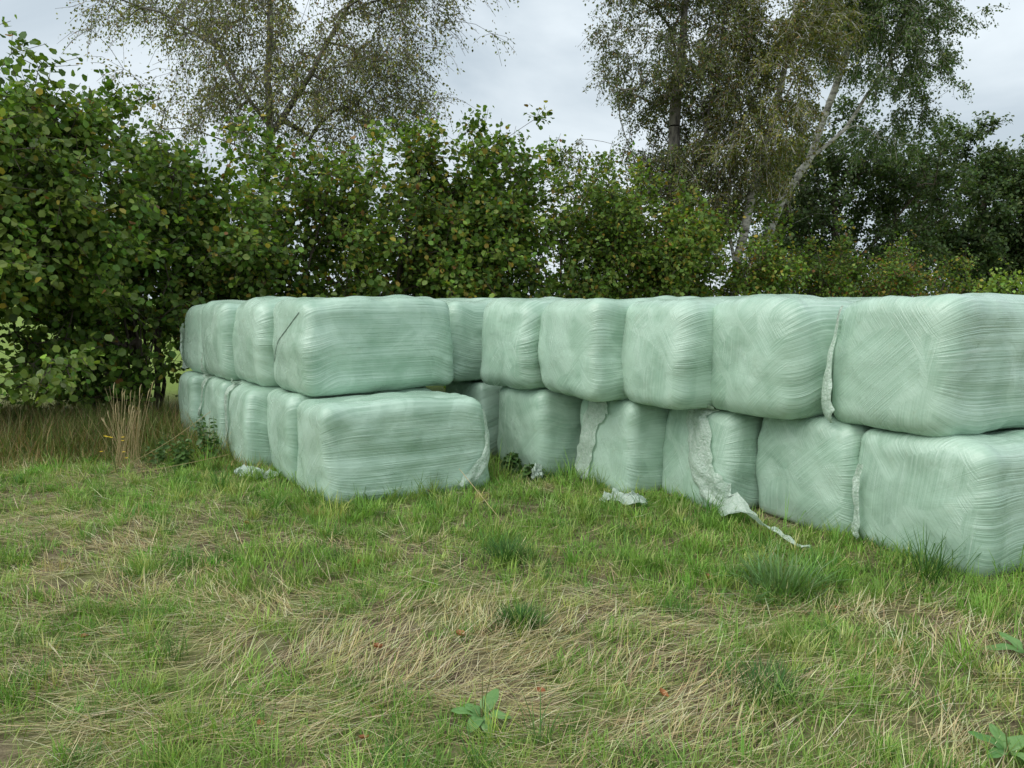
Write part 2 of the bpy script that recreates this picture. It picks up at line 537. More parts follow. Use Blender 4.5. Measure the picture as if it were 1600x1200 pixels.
# short stack beside the hedge: lower layer of five, upper layer of four
short_low = [((-1.46, 5.96), 31, 0.86, 1.45), ((-1.93, 6.68), 31, 0.83, 1.45), ((-2.52, 7.30), 31, 0.83, 1.45),
             ((-3.05, 7.98), 32, 0.83, 1.45), ((-3.58, 8.58), 32, 0.86, 1.45)]
for i, (N, a, w, L) in enumerate(short_low):
    lab = 'pale green wrapped bale, bottom layer of short stack, ' + (
        'at the open front end' if i == 0 else 'against the hedge end' if i == 4 else ORD[i] + ' from the open front end')
    bale('SL%d' % i, lab, GS, N, a, w, L, 0.82, -0.03, 11 + i, 0.026 if i < 2 else 0.036)
short_up = [((-1.76, 6.63), 36, 0.93, 1.50), ((-2.40, 7.37), 36, 0.85, 1.42), ((-2.98, 7.98), 36, 0.84, 1.42), ((-3.46, 8.66), 36, 0.82, 1.42)]
for i, (N, a, w, L) in enumerate(short_up):
    lab = 'pale green wrapped bale, top layer of short stack, ' + (
        'overhanging the front' if i == 0 else 'last before the hedge' if i == 3 else ORD[i] + ' behind the front one')
    bale('SU%d' % i, lab, GS, N, a, w, L, (0.86, 0.85, 0.83, 0.80)[i], 0.785, 31 + i, 0.026 if i < 2 else 0.036)
# long stack: stepped row
long_low = [((2.74, 4.36), 27, 0.92, 1.5), ((2.28, 5.14), 27, 0.84, 1.5), ((1.66, 5.78), 29, 0.80, 1.5), ((0.98, 6.32), 29, 0.80, 1.5),
            ((0.27, 7.00), 30, 0.86, 1.5), ((-0.34, 7.88), 30, 0.86, 1.5)]
for i, (N, a, w, L) in enumerate(long_low):
    lab = 'pale green wrapped bale, bottom layer of long stack, ' + (
        'at the near open end' if i == 0 else 'deepest between the stacks' if i == 5 else ORD[i] + ' from the open end')
    bale('LL%d' % i, lab, GL, N, a, w, L, 0.82, -0.03, 51 + i, 0.026 if i < 2 else 0.032)
long_up = [((2.60, 4.60), 27, 0.85, 1.5), ((1.90, 5.24), 27, 0.88, 1.5), ((1.27, 5.80), 28, 0.84, 1.5), ((0.66, 6.28), 29, 0.88, 1.5),
           ((0.10, 6.98), 30, 0.88, 1.5), ((-0.62, 7.86), 30, 0.86, 1.5), ((-1.05, 8.80), 30, 0.86, 1.5)]
for i, (N, a, w, L) in enumerate(long_up):
    lab = 'pale green wrapped bale, top layer of long stack, ' + (
        'at the near open end' if i == 0 else 'farthest back, almost hidden' if i == 6 else ORD[i] + ' from the open end')
    bale('LU%d' % i, lab, GL, N, a, w, L, (0.865, 0.86, 0.855, 0.85, 0.85, 0.84, 0.84)[i], 0.785, 71 + i, 0.026 if i < 2 else 0.032)

# ------------------------------------------------------------------ loose torn film hanging from the bales
from mathutils.bvhtree import BVHTree
from mathutils import Vector


def catmull(P, n):
    P = np.array(P, float)
    Q = np.concatenate([[2 * P[0] - P[1]], P, [2 * P[-1] - P[-2]]])
    out = []
    m = len(P) - 1
    for s in np.linspace(0, m - 1e-6, n):
        i = int(s); t = s - i
        a, b, c, d = Q[i:i + 4]
        out.append(0.5 * (2 * b + (c - a) * t + (2 * a - 5 * b + 4 * c - d) * t ** 2 + (3 * b - a - 3 * c + d) * t ** 3))
    return np.array(out)


def torn_film(key, pts, seed, on='end', tail=None, off=0.014, fold=0.02, n=70, m=15, name='torn_film', mat=None):
    """pts: (across, world z, width) on the end face (or along the flank); each row is laid onto the bale by ray casting"""
    root, L, w, h = BALES[key]
    body = [c for c in root.children if c.name.startswith('wrapped_body')][0]
    me = body.data
    co = np.empty(len(me.vertices) * 3, np.float32); me.vertices.foreach_get('co', co)
    bvh = BVHTree.FromPolygons([Vector(q) for q in co.reshape(-1, 3)], [tuple(p.vertices) for p in me.polygons])
    z0 = root.location.z
    C = catmull([(p[0], p[1] - z0, p[2]) for p in pts], n)
    tg = np.gradient(C[:, :2], axis=0); tg = unit(tg)
    nr = np.stack([-tg[:, 1], tg[:, 0]], 1)
    V = []
    sv = np.linspace(-.5, .5, m)
    last = None
    for i in range(n):
        wob = 1 + 0.22 * noise3(np.array([[i * .22, seed, 0.3]]), 3)[0]
        for j, s in enumerate(sv):
            edge = 0.16 * noise3(np.array([[i * .17, seed + (9 if s > 0 else 0), 1.7]]), 8)[0] * abs(s) * 2
            ww = max(C[i, 2], .004) * wob * (s + edge * np.sign(s) * .5)
            a, z = C[i, 0] + nr[i, 0] * ww, C[i, 1] + nr[i, 1] * ww
            if on == 'end':
                hit = bvh.ray_cast(Vector((-L, a, z)), Vector((1, 0, 0)))[0]
                d = hit.x if (hit is not None and hit.x < -L / 2 + .16) else -L / 2 + .02
            else:
                hit = bvh.ray_cast(Vector((a, -w, z)), Vector((0, 1, 0)))[0]
                d = hit.y if (hit is not None and hit.y < -w / 2 + .16) else -w / 2 + .02
            f = abs(noise3(np.array([[s * 3.1 + .25 * noise3(np.array([[i * .12, seed, 0.]]), 4)[0], i * .05, seed * 1.0]]), 5)[0])
            f2 = abs(noise3(np.array([[s * 8, i * .16, seed + 3.0]]), 6)[0])
            d -= off + fold * (f * 1.2 + f2 * .45) * (1 - .5 * abs(2 * s) ** 3)
            if z + z0 < 0.03: z = 0.03 - z0 + 0.02 * f
            V.append((d, a, z) if on == 'end' else (a, d, z))
    V = np.array(V)
    if tail is not None:                                  # the strip leaves the bale and lies on the grass (world points)
        a = root.rotation_euler.z
        T = catmull(tail, 46)
        tgt = unit(np.gradient(T[:, :3], axis=0)); sd = unit(np.cross(tgt, [0, 0, 1.]))
        rows = []
        for i in range(len(T)):
            for s in sv:
                ww = T[i, 3] * (1 + .25 * noise3(np.array([[i * .4, seed, 2.]]), 3)[0])
                f = abs(noise3(np.array([[s * 4, i * .2, seed * 1.0]]), 6)[0])
                tw = .9 * math.sin(i * .16 + seed)
                q = T[i, :3] + sd[i] * ww * s * math.cos(tw) + np.array([0, 0, ww * s * math.sin(tw) + f * .02])
                q = q - np.array(root.location)
                rows.append((math.cos(a) * q[0] + math.sin(a) * q[1], -math.sin(a) * q[0] + math.cos(a) * q[1], q[2]))
        V = np.concatenate([V, np.array(rows)]); n = n + len(T)
    ii = (np.arange(n - 1)[:, None] * m + np.arange(m - 1)[None]).ravel()
    return mesh_np(name, V, np.stack([ii, ii + 1, ii + 1 + m, ii + m], 1), mat or M_LOOSE, root, smooth=True)


tag(torn_film('LL3', [(-0.04, 0.80, .20), (0.03, 0.715, .30), (0.13, 0.56, .25), (0.19, 0.33, .25), (0.235, 0.15, .27), (0.28, 0.03, .27)], 3, fold=.03),
    'wide crumpled strip of loose film hanging down')
tag(torn_film('LL2', [(-0.20, 0.83, .08), (-0.03, 0.755, .24), (-0.105, 0.56, .22), (-0.156, 0.33, .27), (-0.26, 0.20, .25), (-0.36, 0.10, .21)], 5, fold=.034,
              tail=[(1.62, 5.64, .12, .20), (1.68, 5.5, .10, .17), (1.72, 5.36, .09, .14), (1.76, 5.22, .08, .10), (1.81, 5.12, .065, .04), (1.86, 4.95, .04, .02), (1.93, 4.86, .04, .012)]),
    'twisted strip of loose film trailing onto the grass')
torn_film('LU0', [(0.29, 1.60, .012), (0.31, 1.42, .03), (0.34, 1.19, .06), (0.36, 1.0, .15), (0.35, 0.88, .14), (0.33, 0.80, .03)], 7, fold=.02, m=11, off=.09)
torn_film('LL0', [(0.33, 0.56, .03), (0.36, 0.43, .06), (0.36, 0.27, .045), (0.365, 0.15, .055), (0.40, 0.08, .10), (0.36, 0.04, .06)], 9, fold=.03, m=11, off=.05)
torn_film('SL0', [(0.66, 0.70, .02), (0.69, 0.5, .05), (0.70, 0.36, .07), (0.66, 0.24, .10), (0.56, 0.14, .12), (0.46, 0.09, .09), (0.42, 0.05, .05)], 11, on='flank', fold=.03, m=11, off=.035)
torn_film('SU3', [(0.20, 1.36, .02), (0.36, 1.26, .07), (0.42, 1.14, .13), (0.38, 1.02, .07), (0.42, 0.90, .12), (0.45, 0.80, .17)], 13, fold=.05, m=11)
torn_film('SU2', [(0.20, 1.06, .03), (0.27, 0.96, .07), (0.33, 0.85, .08), (0.36, 0.79, .07)], 15, fold=.03, m=9)
torn_film('SL3', [(0.10, 0.80, .10), (0.20, 0.72, .10), (0.30, 0.55, .08), (0.33, 0.42, .06), (0.36, 0.34, .02)], 17, fold=.03, m=9)
torn_film('SL2', [(0.20, 0.82, .12), (0.28, 0.70, .10), (0.33, 0.52, .08), (0.36, 0.3, .07), (0.37, 0.04, .07)], 19, fold=.03, m=9)
torn_film('SU0', [(-0.33, 1.53, .009), (-0.16, 1.40, .009), (0.12, 1.22, .012), (0.36, 1.04, .012)], 21, fold=.002, off=.004, m=3, name='film_edge', mat=M_TAPE)


def scrap(x, y, sx, sy, hgt, seed, rz, label):
    n, m = 34, 24
    U, Vv = np.meshgrid(np.linspace(-1, 1, n), np.linspace(-1, 1, m), indexing='ij')
    u, v = U.ravel(), Vv.ravel()
    p3 = np.stack([u * 2.7, v * 2.1, np.full_like(u, seed)], 1)
    rim = 1 + .35 * noise3(np.stack([np.arctan2(v, u) * 1.6, u * 0 + seed, v * 0], 1), 2)
    X = sx / 2 * u * rim + .03 * noise3(p3 * 2.1, 11)
    Y = sy / 2 * v * rim + .03 * noise3(p3 * 2.3, 12)
    Z = hgt * (np.abs(noise3(p3, 13)) * 1.3 + .6 * np.abs(noise3(p3 * 2.4, 14)) + .3 * np.abs(noise3(p3 * 5, 15))) * (1.05 - .6 * np.maximum(np.abs(u), np.abs(v)) ** 3)
    ii = (np.arange(n - 1)[:, None] * m + np.arange(m - 1)[None]).ravel()
    o = mesh_np('film_scrap', np.stack([X, Y, Z], 1), np.stack([ii, ii + 1, ii + 1 + m, ii + m], 1), M_LOOSE, smooth=True)
    o.location = (x, y, float(gh(x, y)[0]) + .02)
    o.rotation_euler = (0, 0, rz)
    tag(o, label, 'plastic scrap', 'film scraps lying in the grass')


scrap(-2.42, 7.02, .42, .2, .07, 3, -.5, 'crumpled pale film scrap on the grass before the bottom of the short stack')
scrap(0.88, 6.05, .30, .16, .065, 8, -.3, 'crumpled pale film scrap on the grass beside the wide hanging film strip')
scrap(0.22, 6.85, .09, .07, .10, 12, .4, 'tiny pale film scrap at the weeds in the gap between the stacks')

# ------------------------------------------------------------------ trees and bushes
T_BROAD = np.array([(0, 0, 0), (.28, .40, .07), (.70, .43, .09), (1.0, 0, -.06), (.70, -.43, .09), (.28, -.40, .07)])
F_BROAD = np.array([(0, 3, 2, 1), (0, 5, 4, 3)])
T_SMALL = np.array([(0, 0, 0), (.42, .34, .05), (1.0, 0, -.03), (.42, -.34, .05)])
F_SMALL = np.array([(0, 1, 2, 3)])
T_MID = np.array([(0, .12, 0), (.55, .46, .08), (1.0, -.05, -.05), (.40, -.44, .08)])


def leaf_arrays(P, D, Nn, S, T, F):
    D = unit(D)
    side = unit(np.cross(Nn, D))
    up = np.cross(D, side)
    S = S[:, None, None]
    V = P[:, None, :] + S * (T[None, :, 0, None] * D[:, None, :] + T[None, :, 1, None] * side[:, None, :] + T[None, :, 2, None] * up[:, None, :])
    k = len(T)
    FF = (np.arange(len(P)) * k)[:, None, None] + F[None]
    return V.reshape(-1, 3), FF.reshape(-1, F.shape[1])


def tubes(p0, p1, r0, r1, k):
    d = unit(p1 - p0)
    ref = np.where(np.abs(d[:, 2:3]) > 0.9, np.array([[1., 0, 0]]), np.array([[0, 0, 1.]]))
    a = unit(np.cross(d, ref)); b = np.cross(d, a)
    th = np.arange(k) * 2 * math.pi / k
    ring = np.cos(th)[None, :, None] * a[:, None, :] + np.sin(th)[None, :, None] * b[:, None, :]
    V = np.concatenate([p0[:, None] + ring * r0[:, None, None], p1[:, None] + ring * r1[:, None, None]], 1)
    base = (np.arange(len(p0)) * 2 * k)[:, None, None]
    i = np.arange(k); j = (i + 1) % k
    F = base + np.stack([i, j, j + k, i + k], 1)[None]
    return V.reshape(-1, 3), F.reshape(-1, 4)


class Skeleton:
    def __init__(self):
        self.p, self.par = [], []

    def chain(self, pts, parent=-1):
        for q in pts:
            self.p.append(np.array(q, float)); self.par.append(parent); parent = len(self.p) - 1
        return parent

    def connect(self, a, rg, lift=0.12, seg=0.4, down_pen=0.8):
        P = np.array(self.p)
        v = a - P
        dist = np.linalg.norm(v, axis=1)
        cost = dist + down_pen * np.maximum(0, P[:, 2] - a[2] + 0.25 * np.linalg.norm(v[:, :2], axis=1))
        i = int(np.argmin(cost))
        n0 = P[i]; d = dist[i]
        m = max(1, int(math.ceil(d / seg)))
        ctrl = (n0 + a) / 2 + np.array([0, 0, lift * d]) + rg.normal(0, 0.06 * d + .01, 3)
        t = (np.arange(1, m + 1) / m)[:, None]
        pts = (1 - t) ** 2 * n0 + 2 * t * (1 - t) * ctrl + t * t * a
        return self.chain(pts, i)


def in_blobs(n, blobs, rg, thr=-0.25, freq=0.9, seed=0, shell=0.45):
    """random points inside a union of ellipsoids, thinned by noise so that gaps stay open"""
    vol = np.array([b[3] * b[4] * b[5] for b in blobs]); vol = vol / vol.sum()
    out = []
    while len(out) < n:
        k = rg.choice(len(blobs), size=n * 2, p=vol)
        B = np.array(blobs)[k]
        d = unit(rg.normal(size=(n * 2, 3)))
        rr = rg.uniform(0, 1, (n * 2, 1)) ** shell
        q = B[:, :3] + d * rr * B[:, 3:6]
        keep = noise3(q * freq, seed) > thr
        out.extend(list(q[keep]))
    return np.array(out[:n])


def pick_colors(n, rg, palette, weights, jit=0.22):
    c = np.array(palette)[rg.choice(len(palette), size=n, p=np.array(weights) / sum(weights))]
    return np.clip(c * (1 + jit * rg.normal(size=(n, 1))) * (1 + 0.07 * rg.normal(size=(n, 3))), 0.012, 0.9)


def tree(name, label, cat, base, stems, blobs, n_attr, seed, bark, r_trunk, leaf, twig, palette, weights, group=None,
         thr=-0.25, freq=0.9, leaf_parts=0, attr_down=0.8, clump=0.25, lift=0.12, extra=()):
    blobs = list(blobs) + list(extra)
    """stems: lists of world points; leaf: (count per attractor, size, broad?); twig: (count, length, droop, spread)"""
    rg = np.random.default_rng(seed)
    root = empty(name, base)
    tag(root, label, cat, group)
    b = np.array(base, float)
    sk = Skeleton()
    len_first = 0
    for s in stems:
        s = np.array(s, float)
        pts = []
        for p, q in zip(s[:-1], s[1:]):
            m = max(2, int(np.linalg.norm(q - p) / 0.45))
            for t in np.arange(m) / m: pts.append(p + (q - p) * t + rg.normal(0, 0.02, 3))
        pts.append(s[-1])
        sk.chain(pts)
        if len_first == 0: len_first = len(sk.p)
    n_stem = len(sk.p)
    A = in_blobs(n_attr, blobs, rg, thr, freq, seed)
    S0 = np.array(sk.p)
    order = np.argsort([np.min(np.linalg.norm(S0 - a, axis=1)) for a in A])
    A = A[order]
    ends = np.array([sk.connect(a, rg, lift, down_pen=attr_down) for a in A])
    P = np.array(sk.p); par = np.array(sk.par)
    cnt = np.zeros(len(P)); cnt[ends] += 1
    for i in range(len(P) - 1, -1, -1):
        if par[i] >= 0: cnt[par[i]] += cnt[i]
    side0 = len_first
    rad = np.maximum(0.0045, r_trunk * (np.maximum(cnt, 0.3) / max(cnt.max(), 1)) ** 0.6)
    if cat == 'tree': rad[side0:n_stem] *= 0.6
    e = np.where(par >= 0)[0]
    Vt, Ft, off = [], [], 0
    thick = rad[e] > 0.022
    for sel, k in ((thick, 8), (~thick, 4)):
        ee = e[sel]
        if len(ee) == 0: continue
        r0 = np.minimum(rad[par[ee]], rad[ee] * 1.35)
        v, f = tubes(P[par[ee]], P[ee], r0, rad[ee], k)
        Vt.append(v); Ft.append(f + off); off += len(v)
    # twigs
    nt, tl, droop, spread_ = twig
    broad_ = bool(leaf[2])
    cen = np.array([np.average(np.array(blobs)[:, :3], axis=0, weights=[q[3] * q[4] * q[5] for q in blobs])])[0]
    T0 = np.repeat(A, nt, axis=0)
    outw = unit((T0 - cen) * np.array([1, 1, .6]))
    D = unit(rg.normal(size=T0.shape) * spread_ + outw * 0.7 + np.array([0, 0, -droop]))
    Lw = tl * rg.uniform(0.5, 1.25, (len(T0), 1))
    T1 = T0 + D * Lw * 0.55
    T2 = T1 + unit(D + np.array([0, 0, -droop * 0.9])) * Lw * 0.45
    for q0, q1 in (((T0, T2),) if broad_ else ((T0, T1), (T1, T2))):
        n_ = len(q0)
        v, f = tubes(q0, q1, np.full(n_, .0042), np.full(n_, .003), 3)
        Vt.append(v); Ft.append(f + off); off += len(v)
    mesh_np('trunk', np.concatenate(Vt) - b, np.concatenate(Ft), bark, root, smooth=True)
    # leaves along the twigs
    nl, size, broad = leaf
    i = np.repeat(np.arange(len(T0)), nl)
    t = rg.uniform(0, 1, (len(i), 1))
    LP = np.where(t < .55, T0[i] + (T1[i] - T0[i]) * (t / .55), T1[i] + (T2[i] - T1[i]) * ((t - .55) / .45))
    LP = LP + rg.normal(0, clump * tl, LP.shape)
    LD = unit(rg.normal(size=LP.shape) * 0.8 + D[i] * 0.5 + np.array([0, 0, -0.35 - droop * .6]))
    LN = unit(rg.normal(size=LP.shape) * 0.55 + outw[i] * 0.45 + np.array([0, 0, 0.75]))
    LS = size * rg.uniform(0.6, 1.2, len(i))
    clumpc = np.clip(1 + 0.34 * noise3(A * 1.3, seed + 5), .6, 1.5)[np.repeat(np.arange(len(A)), nt)][i]
    LC = pick_colors(len(i), rg, palette, weights) * clumpc[:, None]
    ok = LP[:, 2] > 0.08
    LP, LD, LN, LS, LC = LP[ok], LD[ok], LN[ok], LS[ok], LC[ok]
    if leaf_parts:
        camp = np.array([0, 0, 1.64])
        dcam = np.linalg.norm(LP - camp, axis=1)
        vis = np.abs(LP[:, 0] / LP[:, 1]) < 0.66
        sc_ = np.where(vis, LS / dcam, -1)
        top = np.argsort(-sc_)[:leaf_parts]
    T, F = (T_BROAD, F_BROAD) if broad is True else (T_MID, F_SMALL) if broad else (T_SMALL, F_SMALL)
    mask = np.ones(len(LP), bool)
    if leaf_parts: mask[top] = False
    v, f = leaf_arrays(LP[mask] - b, LD[mask], LN[mask], LS[mask], T, F)
    crown = mesh_np('crown', v, f, M_LEAF, root, facecol=np.repeat(LC[mask], len(F), axis=0))
    tag(crown, kind='stuff')
    if leaf_parts:
        from mathutils import Matrix, Vector
        me = bpy.data.meshes.new('leaf')
        me.from_pydata([tuple(q) for q in T_BROAD], [], [tuple(q) for q in F_BROAD])
        me.materials.append(M_HEDGE1)
        for j in top:
            x = LD[j]; y = unit(np.cross(LN[j], x)); z = np.cross(x, y)
            M = Matrix(((x[0], y[0], z[0], 0), (x[1], y[1], z[1], 0), (x[2], y[2], z[2], 0), (0, 0, 0, 1)))
            o = bpy.data.objects.new('leaf', me)
            COL.objects.link(o)
            o.parent = crown
            o.matrix_local = Matrix.Translation(Vector(LP[j] - b)) @ M @ Matrix.Scale(float(LS[j]), 4)
    return root


HZ = [(0.095, 0.175, 0.03), (0.155, 0.255, 0.045), (0.235, 0.325, 0.06), (0.36, 0.29, 0.05), (0.24, 0.13, 0.045)]


def hazel(base, r, top, seed, label, n=330, weights=(5, 4, 2, .5, .15), leaf=0.085, parts=0, nl=10, low=0.15, skirt=4, extra=()):
    rg = np.random.default_rng(seed + 1000)
    bx, by = base
    stems = []
    for k in range(6):
        a = k * 1.05 + rg.uniform(-.4, .4)
        s = rg.uniform(.25, .6)
        stems.append([(bx + .12 * math.cos(a), by + .12 * math.sin(a), -0.05),
                      (bx + r[0] * .3 * s * math.cos(a), by + r[1] * .3 * s * math.sin(a), top * .3),
                      (bx + r[0] * s * math.cos(a), by + r[1] * s * math.sin(a), top * rg.uniform(.6, .8))])
    zc = (top + low) / 2
    blobs = [(bx, by, zc, r[0], r[1], (top - low) / 2)]
    for k in range(7):
        a = rg.uniform(0, 6.28)
        blobs.append((bx + r[0] * .65 * math.cos(a), by - abs(r[1] * .5 * math.sin(a)), zc + rg.uniform(-.55, .5) * (top - low) / 2,
                      r[0] * .5, r[1] * .55, (top - low) * .24))
    for k in range(skirt):                  # low branches reaching the ground
        blobs.append((bx + rg.uniform(-.9, .9) * r[0], by - rg.uniform(.3, .8) * r[1], rg.uniform(.45, 1.0), .6, .5, .5))
    for k in range(3):                      # shoots that stand out of the top
        blobs.append((bx + rg.uniform(-.8, .8) * r[0], by + rg.uniform(-.4, .2) * r[1], top - .15, .3, .3, rg.uniform(.3, .6)))
    return tree('hazel_bush', label, 'bush', (bx, by, 0), stems, blobs, n, seed, M_BARK, 0.06, (nl, leaf, True if seed < 106 else 'mid'), (5, 0.42, 0.1, 0.75),
                HZ, weights, 'hazel bushes of the hedge', thr=-0.2, freq=1.4, leaf_parts=parts, clump=0.15, extra=extra)


hazel((-6.8, 9.3), (2.1, 1.6), 4.9, 101, 'large bright green hazel bush with broad round leaves, beside the tall dry grass', 700, (4, 5, 3, .4, .05), 0.09, 300, nl=11, low=0.05, skirt=9, extra=[(-5.7, 9.1, 3.7, .9, .8, .7), (-6.2, 9.1, 4.3, .9, .8, .6), (-5.0, 9.3, 3.2, .7, .7, .6), (-4.9, 9.0, 2.2, .6, .6, .45)])
hazel((-5.3, 11.3), (1.7, 1.4), 4.45, 102, 'dark green hazel bush with bright gaps low down, behind the short stack', 440, (6, 4, 1.5, .5, .1), 0.09, 300, nl=11, low=0.9, skirt=1)
hazel((-5.05, 10.5), (1.05, 0.7), 2.3, 1, 'low dark hazel shrub at the hedge foot behind the dry stem clump', 70, (6, 4, 1.5, .3, .1), 0.095, low=0.0, skirt=3)
hazel((-3.75, 12.4), (1.6, 1.4), 4.1, 103, 'hazel bush of the hedge below the lone slender birch', 380, (5, 4, 2, .8, .2), 0.09, 300)
hazel((-2.1, 13.3), (1.6, 1.4), 4.35, 104, 'hazel bush with yellowing leaves behind the top layer of the short stack', 400, (4, 4, 3, 1.2, .3), 0.09)
hazel((-0.55, 14.2), (1.5, 1.4), 4.75, 105, 'tallest hazel bush with shoots standing up into the open sky', 400, (5, 4, 2, .7, .1), 0.09)
hazel((1.0, 15.0), (1.5, 1.4), 4.45, 106, 'hazel bush below the open sky between the birches', 420, (4, 5, 3, .8, .1), 0.09)
hazel((2.7, 16.0), (1.6, 1.4), 4.1, 107, 'hazel bush with yellow green leaves at the foot of the dense upright birch', 430, (3, 4, 4, 1.3, .2), 0.09)
hazel((4.5, 16.9), (1.5, 1.4), 3.5, 108, 'lower hazel bush at the foot of the golden brown birch', 420, (4, 4, 3, 1.2, .4), 0.085)
hazel((6.5, 18.0), (1.5, 1.3), 2.95, 109, 'low olive bush under the leaning white birch trunk', 300, (5, 4, 2, 1.0, .7), 0.08)
hazel((8.5, 19.0), (1.5, 1.3), 2.85, 110, 'low rusty brown tinged bush beneath the dark alder', 280, (5, 3, 1, 1.0, 2.0), 0.08)
hazel((10.5, 20.0), (1.5, 1.3), 2.95, 111, 'low yellow tinged bush in front of the dark layered tree', 280, (3, 3, 3, 2.2, .6), 0.08)
hazel((10.0, 14.6), (1.0, 0.9), 2.05, 112, 'small fresh light green bush past the open end of the long stack', 120, (1, 4, 7, .3, .0), 0.085)

BIRCH = [(0.15, 0.18, 0.06), (0.23, 0.245, 0.09), (0.31, 0.285, 0.10), (0.25, 0.17, 0.09)]
tree('birch_tree', 'lone slender birch with sparse drooping foliage behind the hazel hedge', 'tree', (-4.9, 15.5, 0),
     [[(-4.9, 15.5, -.1), (-4.85, 15.5, 3), (-4.7, 15.5, 5.5), (-4.6, 15.4, 8), (-4.3, 15.4, 11.5)],
      [(-4.8, 15.5, 4.7), (-3.8, 15.2, 5.9), (-2.9, 15.2, 7.4), (-2.0, 15, 8.6)],
      [(-4.75, 15.5, 5.0), (-5.6, 15.3, 6.4), (-6.6, 15.2, 7.0), (-7.3, 15.1, 7.2)],
      [(-4.8, 15.5, 4.4), (-5.9, 15.2, 4.8), (-6.9, 15.1, 5.3)]],
     [(-4.4, 15.4, 8.0, 3.3, 2.1, 3.4), (-2.3, 15.2, 7.0, 2.1, 1.6, 1.7), (-6.4, 15.2, 6.6, 1.5, 1.3, 1.3), (-3.3, 15.2, 5.4, 2.1, 1.4, 1.2),
      (-5.6, 15.2, 5.4, 1.5, 1.2, .9), (-2.0, 15.2, 5.6, 1.0, 1.0, .7)],
     900, 201, M_GREYBARK, 0.11, (11, 0.06, False), (6, 0.6, 0.55, 0.7), BIRCH, (4, 4, 2, .8), thr=-.3, freq=.8, clump=0.12)
tree('birch_tree', 'dense upright birch with a dark straight trunk, next to the open sky gap', 'tree', (3.6, 18, 0),
     [[(3.6, 18, -.1), (3.65, 18, 3), (3.7, 18, 6), (3.9, 18, 9), (4.0, 18, 12.5)],
      [(3.65, 18, 3.4), (4.3, 17.9, 5), (4.7, 17.9, 7.5), (4.9, 17.8, 9.5)],
      [(3.65, 18, 3.2), (2.9, 17.8, 4.4), (2.4, 17.7, 5.6)]],
     [(3.6, 17.9, 8.3, 1.75, 1.6, 4.2), (3.0, 17.8, 5.2, 1.2, 1.1, 1.6), (4.6, 17.8, 6.0, 1.5, 1.3, 3.2), (2.0, 17.4, 4.4, 1.2, .9, 1.0), (3.7, 17.7, 3.9, 1.2, 1.0, 1.0)],
     720, 202, M_GREYBARK, 0.15, (15, 0.064, False), (6, 0.5, 0.5, 0.7), [(0.09, 0.125, 0.04), (0.14, 0.165, 0.055), (0.20, 0.19, 0.06), (0.20, 0.13, 0.06)], (5, 4, 1.6, .7), thr=-.2, clump=0.09)
tree('birch_tree', 'golden brown tinged birch with hanging foliage before the leaning white trunk', 'tree', (5.0, 17.6, 0),
     [[(5.0, 17.6, -.1), (5.05, 17.6, 2.6), (5.5, 17.6, 4.4), (6.0, 17.6, 6.8), (6.2, 17.6, 8.6)],
      [(5.05, 17.6, 2.7), (5.35, 17.7, 3.6), (6.3, 17.7, 4.4), (7.6, 17.8, 5.1)],
      [(5.04, 17.6, 2.4), (4.8, 17.6, 3.6), (4.9, 17.6, 5.4)]],
     [(5.4, 17.4, 5.9, 1.15, 1.2, 2.3), (4.6, 17.3, 4.0, 1.1, 1.0, 1.5), (6.2, 17.4, 7.6, 1.3, 1.1, 1.4)],
     430, 203, M_WHITEBARK, 0.10, (15, 0.066, False), (6, 0.5, 0.7, 0.6), [(0.125, 0.15, 0.04), (0.18, 0.205, 0.05), (0.26, 0.245, 0.06), (0.22, 0.15, 0.06)], (4, 4, 2.4, .8), thr=-.25, clump=0.09)
tree('birch_tree', 'leaning birch with a bare white forked trunk and green crown', 'tree', (5.7, 19.2, 0),
     [[(5.7, 19.2, -.1), (6.15, 19.2, 2.7), (6.55, 19.2, 4.0), (7.2, 19.2, 5.0), (7.55, 19.2, 6.0), (7.9, 19.2, 7.3), (8.4, 19.2, 9.6)],
      [(6.5, 19.2, 3.9), (6.6, 19.1, 4.9), (6.75, 19.1, 5.8)],
      [(6.9, 19.2, 4.7), (8.0, 19.2, 5.7), (9.0, 19.2, 7.2), (9.8, 19.2, 9)],
      [(6.3, 19.2, 3.2), (7.3, 19.1, 3.7), (8.2, 19.0, 3.6)]],
     [(8.9, 19.2, 8.4, 1.8, 1.4, 2.2), (9.7, 19.2, 6.4, 1.0, 1.0, 1.4), (8.0, 19.3, 9.0, 1.3, 1.2, 1.6), (10.3, 19.2, 8.7, .8, .8, .9), (8.7, 19.4, 5.7, .8, .8, .9)],
     520, 204, M_WHITEBARK, 0.085, (17, 0.07, False), (6, 0.5, 0.55, 0.65), [(0.08, 0.135, 0.045), (0.12, 0.18, 0.06), (0.17, 0.21, 0.07)], (5, 4, 1.4), thr=-.2, clump=0.09)
DARK = [(0.06, 0.105, 0.036), (0.095, 0.145, 0.05), (0.13, 0.18, 0.062)]
tree('alder_tree', 'dark green alder filling the space behind the leaning birch', 'tree', (9.8, 24, 0),
     [[(9.8, 24, -.1), (9.9, 24, 2.5), (9.8, 24, 5), (9.7, 24, 7)], [(9.9, 24, 2), (11.2, 23.8, 3.6), (12.3, 23.6, 5)], [(9.9, 24, 2), (8.6, 23.8, 3.6), (8, 23.6, 5)]],
     [(9.8, 24, 4.9, 2.3, 1.8, 2.5), (12.0, 23.8, 4.7, 1.7, 1.5, 1.9), (8.0, 23.8, 4.4, 1.5, 1.4, 1.9), (10.6, 23.6, 2.9, 2.6, 1.5, 1.2)],
     520, 205, M_BARK, 0.13, (14, 0.118, False), (6, 0.6, 0.15, 0.8), DARK, (5, 4, 1.5), thr=-.18, clump=0.1)
